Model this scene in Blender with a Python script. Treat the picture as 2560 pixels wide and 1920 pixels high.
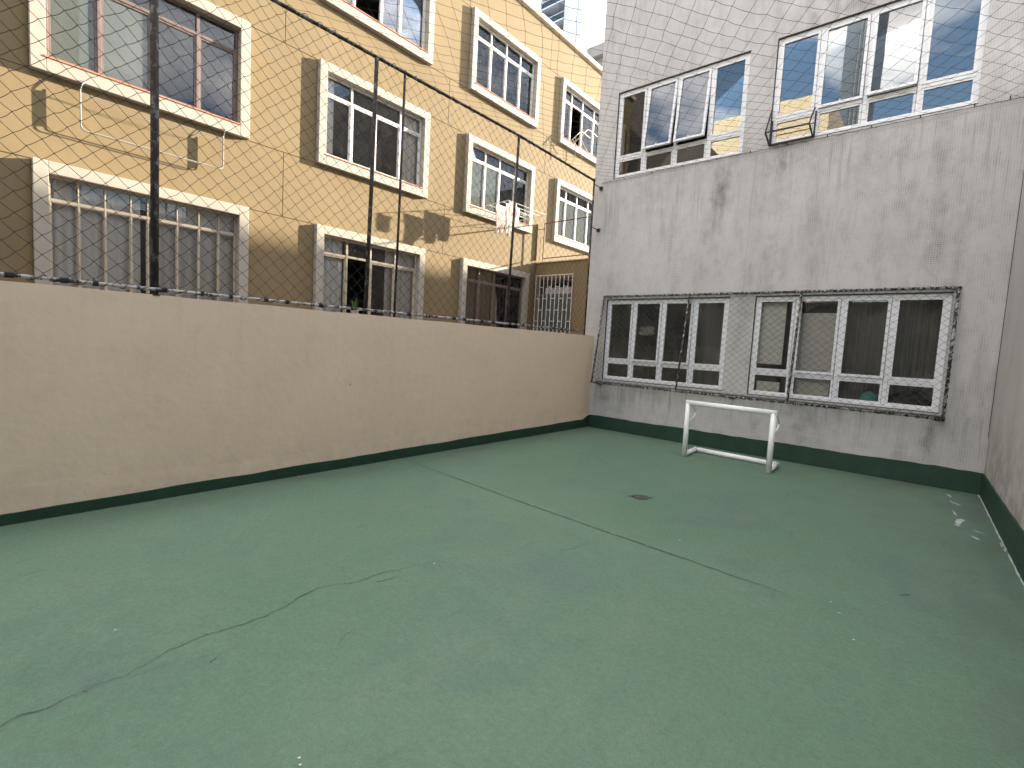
import bpy, math, random
from mathutils import Vector, Matrix
random.seed(7)
R = math.radians
S = bpy.context.scene
for o in list(bpy.data.objects):
    bpy.data.objects.remove(o)
COL = S.collection

# ------------------------------------------------------------------ camera
cam_d = bpy.data.cameras.new('camera')
cam = bpy.data.objects.new('camera', cam_d); COL.objects.link(cam)
CAM = Vector((4.9688, -8.1474, 1.5))
yaw, pitch, roll = R(-40.5399), R(4.58355), R(3.14206)
fw = Vector((math.sin(yaw)*math.cos(pitch), math.cos(yaw)*math.cos(pitch), -math.sin(pitch)))
rt = Vector((math.cos(yaw), -math.sin(yaw), 0)); up = rt.cross(fw)
r2 = rt*math.cos(roll) + up*math.sin(roll); u2 = up*math.cos(roll) - rt*math.sin(roll)
m = Matrix((r2, u2, -fw)).transposed().to_4x4(); m.translation = CAM
cam.matrix_world = m
cam_d.sensor_width = 36; cam_d.lens = 17.1987; cam_d.clip_start = .05; cam_d.clip_end = 2000
S.camera = cam

# ------------------------------------------------------------------ sky, sun, exposure
SUN = Vector((1.0, 3.1, .91)).normalized()          # towards the sun
SUN_EL = math.asin(SUN.z)
SUN_ROT = math.atan2(SUN.x, SUN.y)
w = bpy.data.worlds.new('World'); S.world = w; w.use_nodes = True
nt = w.node_tree; N = nt.nodes; L = nt.links; N.clear()
sky = N.new('ShaderNodeTexSky'); sky.sky_type = 'NISHITA'; sky.sun_disc = False
sky.sun_elevation = SUN_EL; sky.sun_rotation = SUN_ROT; sky.air_density = 1.0; sky.dust_density = .6; sky.ozone_density = 1.2
tc = N.new('ShaderNodeTexCoord')
mp = N.new('ShaderNodeMapping'); mp.inputs['Scale'].default_value = (1, 1, 2.6); mp.inputs['Location'].default_value = (.3, .2, .1)
nz = N.new('ShaderNodeTexNoise'); nz.inputs['Scale'].default_value = 2.1; nz.inputs['Detail'].default_value = 7; nz.inputs['Roughness'].default_value = .55
cr = N.new('ShaderNodeValToRGB'); cr.color_ramp.elements[0].position = .47; cr.color_ramp.elements[1].position = .66
mx = N.new('ShaderNodeMix'); mx.data_type = 'RGBA'; mx.inputs[7].default_value = (15.0, 14.2, 13.6, 1)
bg = N.new('ShaderNodeBackground'); bg.inputs['Strength'].default_value = .13
ow = N.new('ShaderNodeOutputWorld')
L.new(tc.outputs['Generated'], mp.inputs['Vector']); L.new(mp.outputs[0], nz.inputs['Vector'])
L.new(nz.outputs['Fac'], cr.inputs['Fac']); L.new(cr.outputs['Color'], mx.inputs[0])
L.new(sky.outputs[0], mx.inputs[6]); L.new(mx.outputs[2], bg.inputs['Color']); L.new(bg.outputs[0], ow.inputs['Surface'])
sd = bpy.data.lights.new('sun', 'SUN'); sd.energy = 5.0; sd.angle = R(.53); sd.color = (1.0, .9, .74)
so = bpy.data.objects.new('sun', sd); COL.objects.link(so)
so.rotation_euler = (-SUN).to_track_quat('-Z', 'Y').to_euler(); so.location = (20, 60, 40)
S.view_settings.view_transform = 'Standard'; S.view_settings.look = 'None'
S.view_settings.gamma = 1; S.view_settings.use_curve_mapping = False
S.view_settings.exposure = 2.25
S.render.engine = 'CYCLES'
S.cycles.max_bounces = 10; S.cycles.transparent_max_bounces = 24; S.cycles.diffuse_bounces = 5

# ------------------------------------------------------------------ node helpers
class NT:
    def __init__(s, name):
        s.m = bpy.data.materials.new(name); s.m.use_nodes = True
        s.t = s.m.node_tree; s.t.nodes.clear()
        s.out = s.n('ShaderNodeOutputMaterial')
        s.geo = s.n('ShaderNodeNewGeometry')
        s.pos = s.geo.outputs['Position']
    def n(s, k): return s.t.nodes.new(k)
    def set(s, inp, v):
        if hasattr(v, 'is_linked') or isinstance(v, bpy.types.NodeSocket): s.t.links.new(v, inp)
        elif isinstance(v, (tuple, list)) and len(v) == 3 and inp.type == 'RGBA': inp.default_value = (*v, 1)
        else: inp.default_value = v
    def math(s, op, a, b=0., c=None, clamp=False):
        n = s.n('ShaderNodeMath'); n.operation = op; n.use_clamp = clamp
        s.set(n.inputs[0], a); s.set(n.inputs[1], b)
        if c is not None: s.set(n.inputs[2], c)
        return n.outputs[0]
    def noise(s, scale, detail=3, rough=.5, stretch=None, dist=0.):
        v = s.pos
        if stretch:
            mpn = s.n('ShaderNodeMapping'); mpn.inputs['Scale'].default_value = stretch
            s.t.links.new(v, mpn.inputs['Vector']); v = mpn.outputs[0]
        n = s.n('ShaderNodeTexNoise'); s.t.links.new(v, n.inputs['Vector'])
        n.inputs['Scale'].default_value = scale; n.inputs['Detail'].default_value = detail
        n.inputs['Roughness'].default_value = rough; n.inputs['Distortion'].default_value = dist
        return n.outputs['Fac']
    def ramp(s, fac, a, b):
        n = s.n('ShaderNodeMapRange'); n.interpolation_type = 'SMOOTHSTEP'
        s.set(n.inputs[0], fac); n.inputs[1].default_value = a; n.inputs[2].default_value = b
        return n.outputs[0]
    def mix(s, fac, a, b, mode='MIX'):
        n = s.n('ShaderNodeMix'); n.data_type = 'RGBA'; n.blend_type = mode
        s.set(n.inputs[0], fac); s.set(n.inputs[6], a); s.set(n.inputs[7], b)
        return n.outputs[2]
    def xyz(s):
        n = s.n('ShaderNodeSeparateXYZ'); s.t.links.new(s.pos, n.inputs[0]); return n.outputs
    def blob(s, u, v, u0, v0, su, sv):
        a = s.math('DIVIDE', s.math('SUBTRACT', u, u0), su); b = s.math('DIVIDE', s.math('SUBTRACT', v, v0), sv)
        q = s.math('ADD', s.math('MULTIPLY', a, a), s.math('MULTIPLY', b, b))
        return s.math('POWER', 2.718, s.math('MULTIPLY', q, -1.))
    def bump(s, h, strength=.3, dist=.01, prev=None):
        n = s.n('ShaderNodeBump'); n.inputs['Strength'].default_value = strength; n.inputs['Distance'].default_value = dist
        s.t.links.new(h, n.inputs['Height'])
        if prev is not None: s.t.links.new(prev, n.inputs['Normal'])
        return n.outputs[0]
    def pbr(s, col, rough=.7, metal=0., normal=None, spec=.4):
        b = s.n('ShaderNodeBsdfPrincipled')
        s.set(b.inputs['Base Color'], col); s.set(b.inputs['Roughness'], rough); s.set(b.inputs['Metallic'], metal)
        b.inputs['Specular IOR Level'].default_value = spec
        if normal is not None: s.t.links.new(normal, b.inputs['Normal'])
        s.t.links.new(b.outputs[0], s.out.inputs['Surface'])
        return s.m

M = {}
def simple(name, c, rough=.7, var=.12, scale=3., bump=0., bscale=80., metal=0., spec=.4, fine=.05):
    t = NT(name)
    a = t.noise(scale, 4); b = t.noise(scale*14, 3)
    f = t.math('ADD', t.math('MULTIPLY', t.math('SUBTRACT', a, .5), var*3.), t.math('MULTIPLY', t.math('SUBTRACT', b, .5), fine*3.))
    k = t.math('ADD', f, 1.)
    vm = t.n('ShaderNodeVectorMath'); vm.operation = 'SCALE'; vm.inputs[0].default_value = c; t.t.links.new(k, vm.inputs['Scale'])
    nrm = t.bump(t.noise(bscale, 4), bump, .01) if bump else None
    M[name] = t.pbr(vm.outputs[0], rough, metal, nrm, spec); return M[name]

# painted court floor
t = NT('court_paint')
a = t.noise(.55, 5, .6); b = t.noise(2.3, 6, .68, (1, .5, 1)); g = t.noise(1.1, 5, .65, dist=.8)
f = t.noise(150, 4, .75); f1 = t.noise(38, 5, .75); f0 = t.noise(11, 5, .7)
c = t.mix(t.ramp(a, .3, .7), (.098, .172, .112), (.120, .191, .128))
c = t.mix(t.math('MULTIPLY', t.ramp(g, .48, .70), .6), c, (.092, .148, .118))
c = t.mix(t.math('MULTIPLY', t.ramp(b, .5, .75), .5), c, (.140, .188, .130))
x, y, z = t.xyz()
grime = t.math('MULTIPLY', t.ramp(y, -1.6, -.05), t.ramp(x, 2.5, 5.0))
c = t.mix(t.math('MULTIPLY', grime, t.math('MULTIPLY', t.ramp(b, .3, .7), .6)), c, (.10, .095, .08))
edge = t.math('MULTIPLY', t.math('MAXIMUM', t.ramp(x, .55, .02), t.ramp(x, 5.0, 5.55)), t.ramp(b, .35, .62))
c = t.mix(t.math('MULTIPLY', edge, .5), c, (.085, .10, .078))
k = t.math('ADD', t.math('MULTIPLY', t.math('SUBTRACT', f, .5), 1.0), t.math('ADD', t.math('MULTIPLY', t.math('SUBTRACT', f1, .5), .75), t.math('MULTIPLY', t.math('SUBTRACT', f0, .5), .42)))
vm = t.n('ShaderNodeVectorMath'); vm.operation = 'SCALE'; t.t.links.new(c, vm.inputs[0]); t.t.links.new(t.math('ADD', k, 1.), vm.inputs['Scale'])
sm = t.ramp(t.noise(7, 5, .65, (1, .2, 1), .6), .62, .74)
sm2 = t.ramp(t.noise(5, 5, .65, (.25, 1, 1), .6), .64, .76)
c = t.mix(t.math('MULTIPLY', sm, .35), vm.outputs[0], (.06, .09, .066))
c = t.mix(t.math('MULTIPLY', sm2, .25), c, (.17, .215, .17))
M['court'] = t.pbr(c, t.math('ADD', t.math('MULTIPLY', f0, .25), .5), 0, t.bump(f1, .35, .003, t.bump(t.noise(5, 3), .06, .02)), .3)

simple('green_dark', (.016, .048, .031), .55, .3, 5, .2, 60, fine=.25)

# beige parapet plaster
t = NT('parapet_plaster')
x, y, z = t.xyz()
a = t.noise(.9, 5, .6); b = t.noise(4.5, 6, .68); f = t.noise(140, 3, .7); tr = t.noise(2.6, 6, .7, (1, 1, 2.4), .7)
c = t.mix(t.ramp(a, .3, .7), (.715, .565, .428), (.755, .60, .458))
c = t.mix(t.math('MULTIPLY', t.ramp(b, .5, .75), .45), c, (.62, .49, .365))
c = t.mix(t.math('MULTIPLY', t.ramp(tr, .54, .72), .28), c, (.76, .63, .49))
dr_ = t.math('MULTIPLY', t.ramp(t.noise(5, 5, .65, (1, 2.2, .12), .2), .54, .74), t.ramp(z, .7, 1.75))
c = t.mix(t.math('MULTIPLY', dr_, .18), c, (.46, .37, .285))
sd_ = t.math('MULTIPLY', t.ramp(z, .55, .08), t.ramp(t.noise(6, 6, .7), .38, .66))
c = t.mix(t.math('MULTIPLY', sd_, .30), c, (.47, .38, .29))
sp = t.ramp(t.noise(17, 2, .5), .75, .79)
c = t.mix(t.math('MULTIPLY', sp, .40), c, (.40, .32, .25))
sc = t.ramp(t.noise(3.4, 5, .6, (1, .5, 2.2), 1.2), .70, .76)
c = t.mix(t.math('MULTIPLY', sc, .22), c, (.42, .35, .28))
M['parapet'] = t.pbr(c, .8, 0, t.bump(f, .25, .003, t.bump(t.noise(2.2, 4, .6), .4, .035, t.bump(tr, .22, .012))), .25)

# tiled grey wall with stains
t = NT('mosaic_grey')
x, y, z = t.xyz()
cx = t.n('ShaderNodeCombineXYZ'); t.t.links.new(x, cx.inputs[0]); t.t.links.new(z, cx.inputs[1])
br = t.n('ShaderNodeTexBrick'); br.offset = 0; t.t.links.new(cx.outputs[0], br.inputs['Vector'])
br.inputs['Scale'].default_value = 1; br.inputs['Brick Width'].default_value = .0255; br.inputs['Row Height'].default_value = .0255
br.inputs['Mortar Size'].default_value = .0028; br.inputs['Mortar Smooth'].default_value = .3
br.inputs['Color1'].default_value = (0, 0, 0, 1); br.inputs['Color2'].default_value = (.12, .12, .12, 1); br.inputs['Mortar'].default_value = (1, 1, 1, 1)
grid = br.outputs['Fac']
a = t.noise(.7, 5, .62); b = t.noise(2.8, 6, .65); st = t.noise(3.2, 5, .6, (1.6, 1, .22), .25); pw = t.noise(5.5, 6, .7, (1, 1, .8))
c = t.mix(t.ramp(a, .3, .7), (.50, .482, .472), (.55, .53, .52))
c = t.mix(t.math('MULTIPLY', t.ramp(b, .5, .75), .45), c, (.565, .548, .54))
blobs = [(2.15, 4.15, .16, .55, .95), (2.02, 3.55, .13, .3, .6), (2.95, 4.45, .30, .35, .75), (2.9, 3.9, .35, .8, .32), (4.1, 4.25, .75, .5, .36),
         (4.75, 3.9, .35, .9, .34), (4.85, 3.1, .14, .7, .45), (3.0, 3.0, .16, .45, .5), (1.0, 4.3, .5, .5, .26), (2.05, 3.0, .25, .3, .3),
         (5.1, 2.5, .12, .9, .5), (5.0, .62, .09, .35, .85), (3.7, .6, .5, .3, .42), (2.9, .55, .18, .22, .5), (.3, .62, .14, .25, .5), (4.7, 4.6, .5, .25, .3), (3.9, 6.42, .55, .22, .75), (3.2, 6.3, .3, .14, .5)]
dirt = None
for (u0, v0, su, sv, k) in blobs:
    q = t.math('MULTIPLY', t.blob(x, z, u0, v0, su, sv), k)
    dirt = q if dirt is None else t.math('MAXIMUM', dirt, q)
band = t.math('MULTIPLY', t.blob(z, x, 4.55, 2.7, .28, 3.), .35)
dirt = t.math('MAXIMUM', dirt, band)
dirt = t.math('MULTIPLY', dirt, t.math('ADD', t.math('MULTIPLY', t.ramp(st, .32, .66), .85), t.math('MULTIPLY', t.ramp(pw, .4, .65), .5)), clamp=True)
dirt2 = t.math('MULTIPLY', t.ramp(t.noise(1.6, 6, .7, (1.5, 1, .3)), .47, .72), .42)
dirt3 = t.math('MULTIPLY', t.ramp(t.noise(14, 6, .75, (1, 1, .5)), .52, .75), .30)
dirt2 = t.math('ADD', dirt2, dirt3)
run = t.ramp(t.noise(4.2, 6, .68, (3.4, 1, .16), .12), .47, .70)
runm = t.math('MULTIPLY', run, t.math('MULTIPLY', t.ramp(z, 2.9, 4.55), t.ramp(z, 4.66, 4.58)))
runl = t.math('MULTIPLY', run, t.math('MULTIPLY', t.ramp(z, .15, .85), t.ramp(z, .95, .90)))
runu = t.math('MULTIPLY', t.math('MULTIPLY', run, t.ramp(z, 6.1, 8.6)), .7)
dirt2 = t.math('MAXIMUM', dirt2, t.math('MULTIPLY', t.math('MAXIMUM', runm, t.math('MAXIMUM', runl, runu)), .62))
dirt = t.math('MAXIMUM', dirt, dirt2)
c = t.mix(t.math('MULTIPLY', dirt, .72), c, (.135, .127, .112))
low = t.math('MULTIPLY', t.ramp(z, .75, .25), t.ramp(t.noise(4, 5, .7, (.4, 1, 2.)), .5, .66))
c = t.mix(t.math('MULTIPLY', low, .5), c, (.58, .56, .54))
gm = t.math('ADD', .12, t.math('MULTIPLY', t.math('ADD', t.ramp(pw, .42, .7), dirt), .45))
gridm = t.math('MULTIPLY', grid, gm)
c = t.mix(gridm, c, (.15, .143, .135))
hgt = t.math('SUBTRACT', t.math('MULTIPLY', t.noise(28, 5, .65), .8), t.math('MULTIPLY', grid, t.ramp(pw, .35, .7)))
M['grey'] = t.pbr(c, .78, 0, t.bump(hgt, .45, .004, t.bump(t.noise(5, 4), .2, .02)), .3)

# right wall rough plaster
t = NT('side_plaster')
x, y, z = t.xyz()
a = t.noise(1.1, 5, .62); b = t.noise(3.6, 6, .65, (1, 1, .3)); f = t.noise(60, 4, .7)
c = t.mix(t.ramp(a, .3, .7), (.47, .45, .43), (.53, .51, .49))
c = t.mix(t.math('MULTIPLY', t.ramp(b, .5, .75), .5), c, (.37, .345, .32))
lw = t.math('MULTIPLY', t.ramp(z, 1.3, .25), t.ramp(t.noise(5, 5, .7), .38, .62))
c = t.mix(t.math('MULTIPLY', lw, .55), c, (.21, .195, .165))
M['side'] = t.pbr(c, .85, 0, t.bump(f, .5, .006, t.bump(t.noise(7, 4), .3, .02)), .2)

# yellow render
t = NT('yellow_render')
x, y, z = t.xyz()
a = t.noise(.8, 5, .6); b = t.noise(2.5, 5, .65, (1, 1, .35)); f = t.noise(120, 3, .7)
c = t.mix(t.ramp(a, .3, .7), (.204, .150, .080), (.22, .163, .088))
c = t.mix(t.math('MULTIPLY', t.ramp(b, .52, .75), .35), c, (.198, .158, .097))
yr = t.math('MULTIPLY', t.ramp(t.noise(3.2, 6, .7, (1, 2.0, .2), .15), .5, .74), .38)
c = t.mix(yr, c, (.165, .130, .082))
c = t.mix(t.math('MULTIPLY', t.ramp(t.noise(1.4, 5, .65), .55, .75), .4), c, (.225, .178, .108))
M['yellow'] = t.pbr(c, .85, 0, t.bump(f, .25, .004, t.bump(t.noise(3, 4), .15, .03)), .2)
simple('groove', (.30, .22, .12), .9)
t = NT('surround_paint')
a = t.noise(3, 5, .65); b = t.noise(9, 6, .7)
c = t.mix(t.ramp(a, .3, .7), (.33, .295, .245), (.365, .325, .27))
c = t.mix(t.math('MULTIPLY', t.ramp(b, .6, .75), .35), c, (.245, .215, .175))
M['surround'] = t.pbr(c, .7, 0, t.bump(t.noise(60, 4), .2, .004), .3)
simple('terracotta', (.42, .17, .09), .8, .25, 8, .2)
simple('white_frame', (.56, .55, .53), .5, .08, 6, fine=.06)
simple('cream_frame', (.42, .36, .27), .55, .12, 6, fine=.08)
simple('brown_frame', (.15, .11, .095), .55, .15, 6, fine=.08)
simple('alu', (.72, .72, .74), .38, .06, 5, metal=0., spec=.5, fine=.07)
simple('alu_grey', (.34, .34, .35), .45, .1, 5, spec=.5)
simple('gasket', (.02, .02, .02), .8)
simple('room_dark', (.11, .105, .10), .9, .2)
simple('room_mid', (.12, .115, .11), .9, .2)
simple('roof_grey', (.3, .29, .28), .9, .2)
simple('chimney_grey', (.22, .215, .21), .85, .15, 2, .2)
simple('concrete', (.36, .35, .34), .85, .15, 2, .2)
simple('cornice', (.66, .52, .33), .8, .15, 4, .15)

# metals
def rusty(name, base, rust, amount, scale=14):
    t = NT(name)
    a = t.noise(scale, 6, .7, (1, 1, .6)); b = t.noise(scale*4, 4, .7)
    m_ = t.ramp(t.math('ADD', a, t.math('MULTIPLY', t.math('SUBTRACT', b, .5), .25)), amount-.06, amount+.06)
    c = t.mix(m_, rust, base)
    M[name] = t.pbr(c, .7, 0, t.bump(b, .3, .003), .35)
rusty('post_iron', (.16, .155, .15), (.035, .024, .018), .57)
rusty('rail_paint', (.40, .39, .37), (.03, .026, .022), .47, 18)
rusty('cage_paint', (.40, .39, .37), (.018, .015, .013), .53, 30)
simple('black_iron', (.018, .015, .014), .6, .3, 20)
simple('white_pipe', (.88, .885, .89), .32, .04, 4, spec=.5, fine=.03)
simple('net_dark', (.045, .04, .036), .8, .3, 10)
simple('net_pale', (.10, .095, .088), .8, .3, 10)
simple('cord_black', (.015, .014, .013), .8)
simple('grille_white', (.72, .69, .62), .5, .12, 10)
simple('rack_wire', (.30, .28, .25), .5, .2, 20)
simple('pipe_brown', (.13, .075, .05), .6, .3, 15)
simple('crack', (.04, .056, .045), .95)
simple('crack_soft', (.085, .128, .094), .95)
simple('drain', (.062, .075, .06), .9, .5, 25, .6, 60, fine=.3)
simple('scuff', (.42, .46, .42), .8, .3, 15, fine=.25)
simple('fleck', (.62, .63, .60), .7, .2, 30)

def fabric(name, c, trans=.35):
    t = NT(name)
    a = t.noise(30, 3, .6); col = t.mix(t.ramp(a, .3, .7), tuple(v*.92 for v in c), c)
    d = t.n('ShaderNodeBsdfDiffuse'); e = t.n('ShaderNodeBsdfTranslucent'); mixs = t.n('ShaderNodeMixShader')
    t.t.links.new(col, d.inputs[0]); t.t.links.new(col, e.inputs[0]); mixs.inputs[0].default_value = trans
    t.t.links.new(d.outputs[0], mixs.inputs[1]); t.t.links.new(e.outputs[0], mixs.inputs[2]); t.t.links.new(mixs.outputs[0], t.out.inputs[0])
    M[name] = t.m
fabric('curtain_grey', (.70, .68, .66), .25)
fabric('curtain_white', (.88, .87, .86), .3)
fabric('curtain_mauve', (.66, .57, .57), .25)
fabric('curtain_dark', (.17, .165, .16), .2)
fabric('cloth_pink', (.74, .60, .58), .3)
fabric('cloth_white', (.82, .78, .74), .3)
fabric('cloth_teal', (.08, .33, .34), .1)

def glass(name, tint, ior=1.5, rough=.0, dust=.03, even=False):
    t = NT(name)
    tr = t.n('ShaderNodeBsdfTransparent'); tr.inputs[0].default_value = (*tint, 1)
    gl = t.n('ShaderNodeBsdfGlossy'); gl.inputs['Roughness'].default_value = rough; gl.inputs[0].default_value = (1, 1, 1, 1)
    fr = t.n('ShaderNodeFresnel'); fr.inputs[0].default_value = ior
    bmp = t.bump(t.noise(1.3, 2), .02, .02); t.t.links.new(bmp, gl.inputs['Normal']); 
    m1 = t.n('ShaderNodeMixShader'); t.t.links.new(fr.outputs[0], m1.inputs[0]); t.t.links.new(tr.outputs[0], m1.inputs[1]); t.t.links.new(gl.outputs[0], m1.inputs[2])
    df = t.n('ShaderNodeBsdfDiffuse'); df.inputs[0].default_value = (.20, .22, .20, 1) if even else (.5, .5, .48, 1)
    m2 = t.n('ShaderNodeMixShader'); t.set(m2.inputs[0], t.math('MULTIPLY', t.ramp(t.noise(6, 5, .7), -1.2 if even else .35, 1.6 if even else .75), dust*2))
    t.t.links.new(m1.outputs[0], m2.inputs[1]); t.t.links.new(df.outputs[0], m2.inputs[2]); t.t.links.new(m2.outputs[0], t.out.inputs[0])
    M[name] = t.m
glass('pane_clear', (.94, .94, .93), 1.36, 0, .015)
glass('pane_sky', (.55, .58, .58), 1.9, 0, .012)
glass('pane_low', (.95, .95, .93), 1.42, .0, .03)
glass('pane_frost', (.72, .78, .74), 1.5, .0, .30, True)
glass('balcony_glass', (.45, .55, .65), 1.7)

# ------------------------------------------------------------------ mesh helpers
class MB:
    def __init__(s): s.v = []; s.f = []
    def add(s, vs, fs):
        o = len(s.v); s.v += [tuple(p) for p in vs]; s.f += [tuple(i+o for i in q) for q in fs]; return s
    def box(s, x0, x1, y0, y1, z0, z1):
        vs = [(x, y, z) for x in (x0, x1) for y in (y0, y1) for z in (z0, z1)]
        return s.add(vs, [(0, 1, 3, 2), (4, 6, 7, 5), (0, 4, 5, 1), (2, 3, 7, 6), (0, 2, 6, 4), (1, 5, 7, 3)])
    def quad(s, a, b, c, d): return s.add([a, b, c, d], [(0, 1, 2, 3)])
    def tube(s, pts, r, n=8, cap=True, rad=None):
        pts = [Vector(p) for p in pts]; k = len(pts); rings = []; vs = []; fs = []
        d0 = (pts[1]-pts[0]).normalized(); ref = Vector((0, 0, 1)) if abs(d0.z) < .9 else Vector((1, 0, 0))
        for i, p in enumerate(pts):
            if i == 0: d = pts[1]-pts[0]
            elif i == k-1: d = pts[-1]-pts[-2]
            else: d = (pts[i+1]-p).normalized() + (p-pts[i-1]).normalized()
            d.normalize(); a = ref.cross(d)
            if a.length < 1e-4: a = Vector((0, 1, 0)).cross(d)
            a.normalize(); b = d.cross(a); ref = b if False else ref
            sc = 1.
            if 0 < i < k-1:
                cs = max(.35, math.sqrt(max(0., (1+(pts[i+1]-p).normalized().dot((p-pts[i-1]).normalized()))/2))); sc = 1
            rr = (rad[i] if rad else r)*sc
            for j in range(n):
                an = 2*math.pi*j/n + .3
                vs.append(p + a*math.cos(an)*rr + b*math.sin(an)*rr)
        for i in range(k-1):
            for j in range(n):
                fs.append((i*n+j, i*n+(j+1) % n, (i+1)*n+(j+1) % n, (i+1)*n+j))
        if cap: fs.append(tuple(range(n))[::-1]); fs.append(tuple((k-1)*n+j for j in range(n)))
        return s.add(vs, fs)
    def bar(s, a, b, w_, h_=None, upv=(0, 0, 1)):
        a = Vector(a); b = Vector(b); d = (b-a).normalized(); h_ = h_ or w_
        u = Vector(upv); u = (u-d*u.dot(d))
        if u.length < 1e-4: u = Vector((1, 0, 0)); u = u-d*u.dot(d)
        u.normalize(); q = d.cross(u)
        vs = [p + q*sx*w_/2 + u*sz*h_/2 for p in (a, b) for sx, sz in ((-1, -1), (1, -1), (1, 1), (-1, 1))]
        return s.add(vs, [(0, 3, 2, 1), (4, 5, 6, 7), (0, 1, 5, 4), (1, 2, 6, 5), (2, 3, 7, 6), (3, 0, 4, 7)])
    def build(s, name, mat, parent=None, smooth=False, bevel=0.):
        off = Vector((0, 0, 0)); p = parent
        while p is not None: off += p.location; p = p.parent
        me = bpy.data.meshes.new(name); me.from_pydata([tuple(Vector(v)-off) for v in s.v], [], s.f); me.validate()
        import bmesh
        bm = bmesh.new(); bm.from_mesh(me); bmesh.ops.recalc_face_normals(bm, faces=bm.faces); bm.to_mesh(me); bm.free()
        me.materials.append(M[mat] if isinstance(mat, str) else mat)
        if smooth:
            for q in me.polygons: q.use_smooth = True
        o = bpy.data.objects.new(name, me); COL.objects.link(o)
        if parent: o.parent = parent
        if bevel:
            b = o.modifiers.new('bevel', 'BEVEL'); b.width = bevel; b.segments = 2; b.limit_method = 'ANGLE'
        return o
def tag(o, label=None, cat=None, group=None, kind=None):
    if label: o['label'] = label
    if cat: o['category'] = cat
    if group: o['group'] = group
    if kind: o['kind'] = kind
    return o
def empty(name, loc, label, cat, group=None):
    o = bpy.data.objects.new(name, None); COL.objects.link(o); o.location = loc; o.empty_display_size = .2
    return tag(o, label, cat, group)
def wall_mesh(axis, face, back, u0, u1, v0, v1, holes):
    """a wall with openings; axis 'y': u=X, v=Z, at Y face..back; axis 'x': u=Y at X"""
    mb = MB()
    P = (lambda u, v, d: (u, d, v)) if axis == 'y' else (lambda u, v, d: (d, u, v))
    us = sorted({u0, u1, *[h[0] for h in holes], *[h[1] for h in holes]}); vs = sorted({v0, v1, *[h[2] for h in holes], *[h[3] for h in holes]})
    us = [u for u in us if u0 <= u <= u1]; vs = [v for v in vs if v0 <= v <= v1]
    def solid(i, j):
        if not (0 <= i < len(us)-1 and 0 <= j < len(vs)-1): return False
        uc, vc = (us[i]+us[i+1])/2, (vs[j]+vs[j+1])/2
        return not any(h[0] < uc < h[1] and h[2] < vc < h[3] for h in holes)
    for i in range(len(us)-1):
        for j in range(len(vs)-1):
            if not solid(i, j): continue
            a, b, c_, d_ = us[i], us[i+1], vs[j], vs[j+1]
            for dd in (face, back): mb.quad(P(a, c_, dd), P(b, c_, dd), P(b, d_, dd), P(a, d_, dd))
            if not solid(i-1, j): mb.quad(P(a, c_, face), P(a, d_, face), P(a, d_, back), P(a, c_, back))
            if not solid(i+1, j): mb.quad(P(b, c_, face), P(b, d_, face), P(b, d_, back), P(b, c_, back))
            if not solid(i, j-1): mb.quad(P(a, c_, face), P(b, c_, face), P(b, c_, back), P(a, c_, back))
            if not solid(i, j+1): mb.quad(P(a, d_, face), P(b, d_, face), P(b, d_, back), P(a, d_, back))
    # weld
    idx = {}; nv = []; rm = []
    for v in mb.v:
        k = tuple(round(q, 4) for q in v)
        if k not in idx: idx[k] = len(nv); nv.append(v)
        rm.append(idx[k])
    mb.f = [tuple(rm[i] for i in f_) for f_ in mb.f]; mb.v = nv
    return mb

# ------------------------------------------------------------------ ground and court
g = MB().quad((-400, -400, -.25), (400, -400, -.25), (400, 400, -.25), (-400, 400, -.25)).build('ground', 'concrete'); tag(g, kind='structure')
fl = MB()
fl.quad((-.05, -19, 0), (6.2, -19, 0), (6.2, .02, 0), (-.05, .02, 0)); fl.quad((-.05, -19, -.24), (6.2, -19, -.24), (6.2, .02, -.24), (-.05, .02, -.24))
court = fl.build('court_floor', 'court'); tag(court, kind='structure')

def ribbon(pts, wd, z, jit=.004, sub=6, taper=True):
    P = [Vector((p[0], p[1], 0)) for p in pts]; Q = []
    for i in range(len(P)-1):
        for k in range(sub):
            q = P[i].lerp(P[i+1], k/sub); Q.append(q + Vector((random.gauss(0, jit), random.gauss(0, jit), 0)))
    Q.append(P[-1]); mb = MB(); n = len(Q); L_ = []; R_ = []
    for i, q in enumerate(Q):
        d = (Q[min(i+1, n-1)]-Q[max(i-1, 0)]).normalized(); s_ = Vector((-d.y, d.x, 0))
        ww = wd*(.45+random.random()*.9)*(min(1, i/(n*.12)+.2)*min(1, (n-1-i)/(n*.2)+.1) if taper else 1)
        L_.append((q.x+s_.x*ww/2, q.y+s_.y*ww/2, z)); R_.append((q.x-s_.x*ww/2, q.y-s_.y*ww/2, z))
    mb.v = L_+R_; mb.f = [(i, i+1, n+i+1, n+i) for i in range(n-1)]
    return mb
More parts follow.
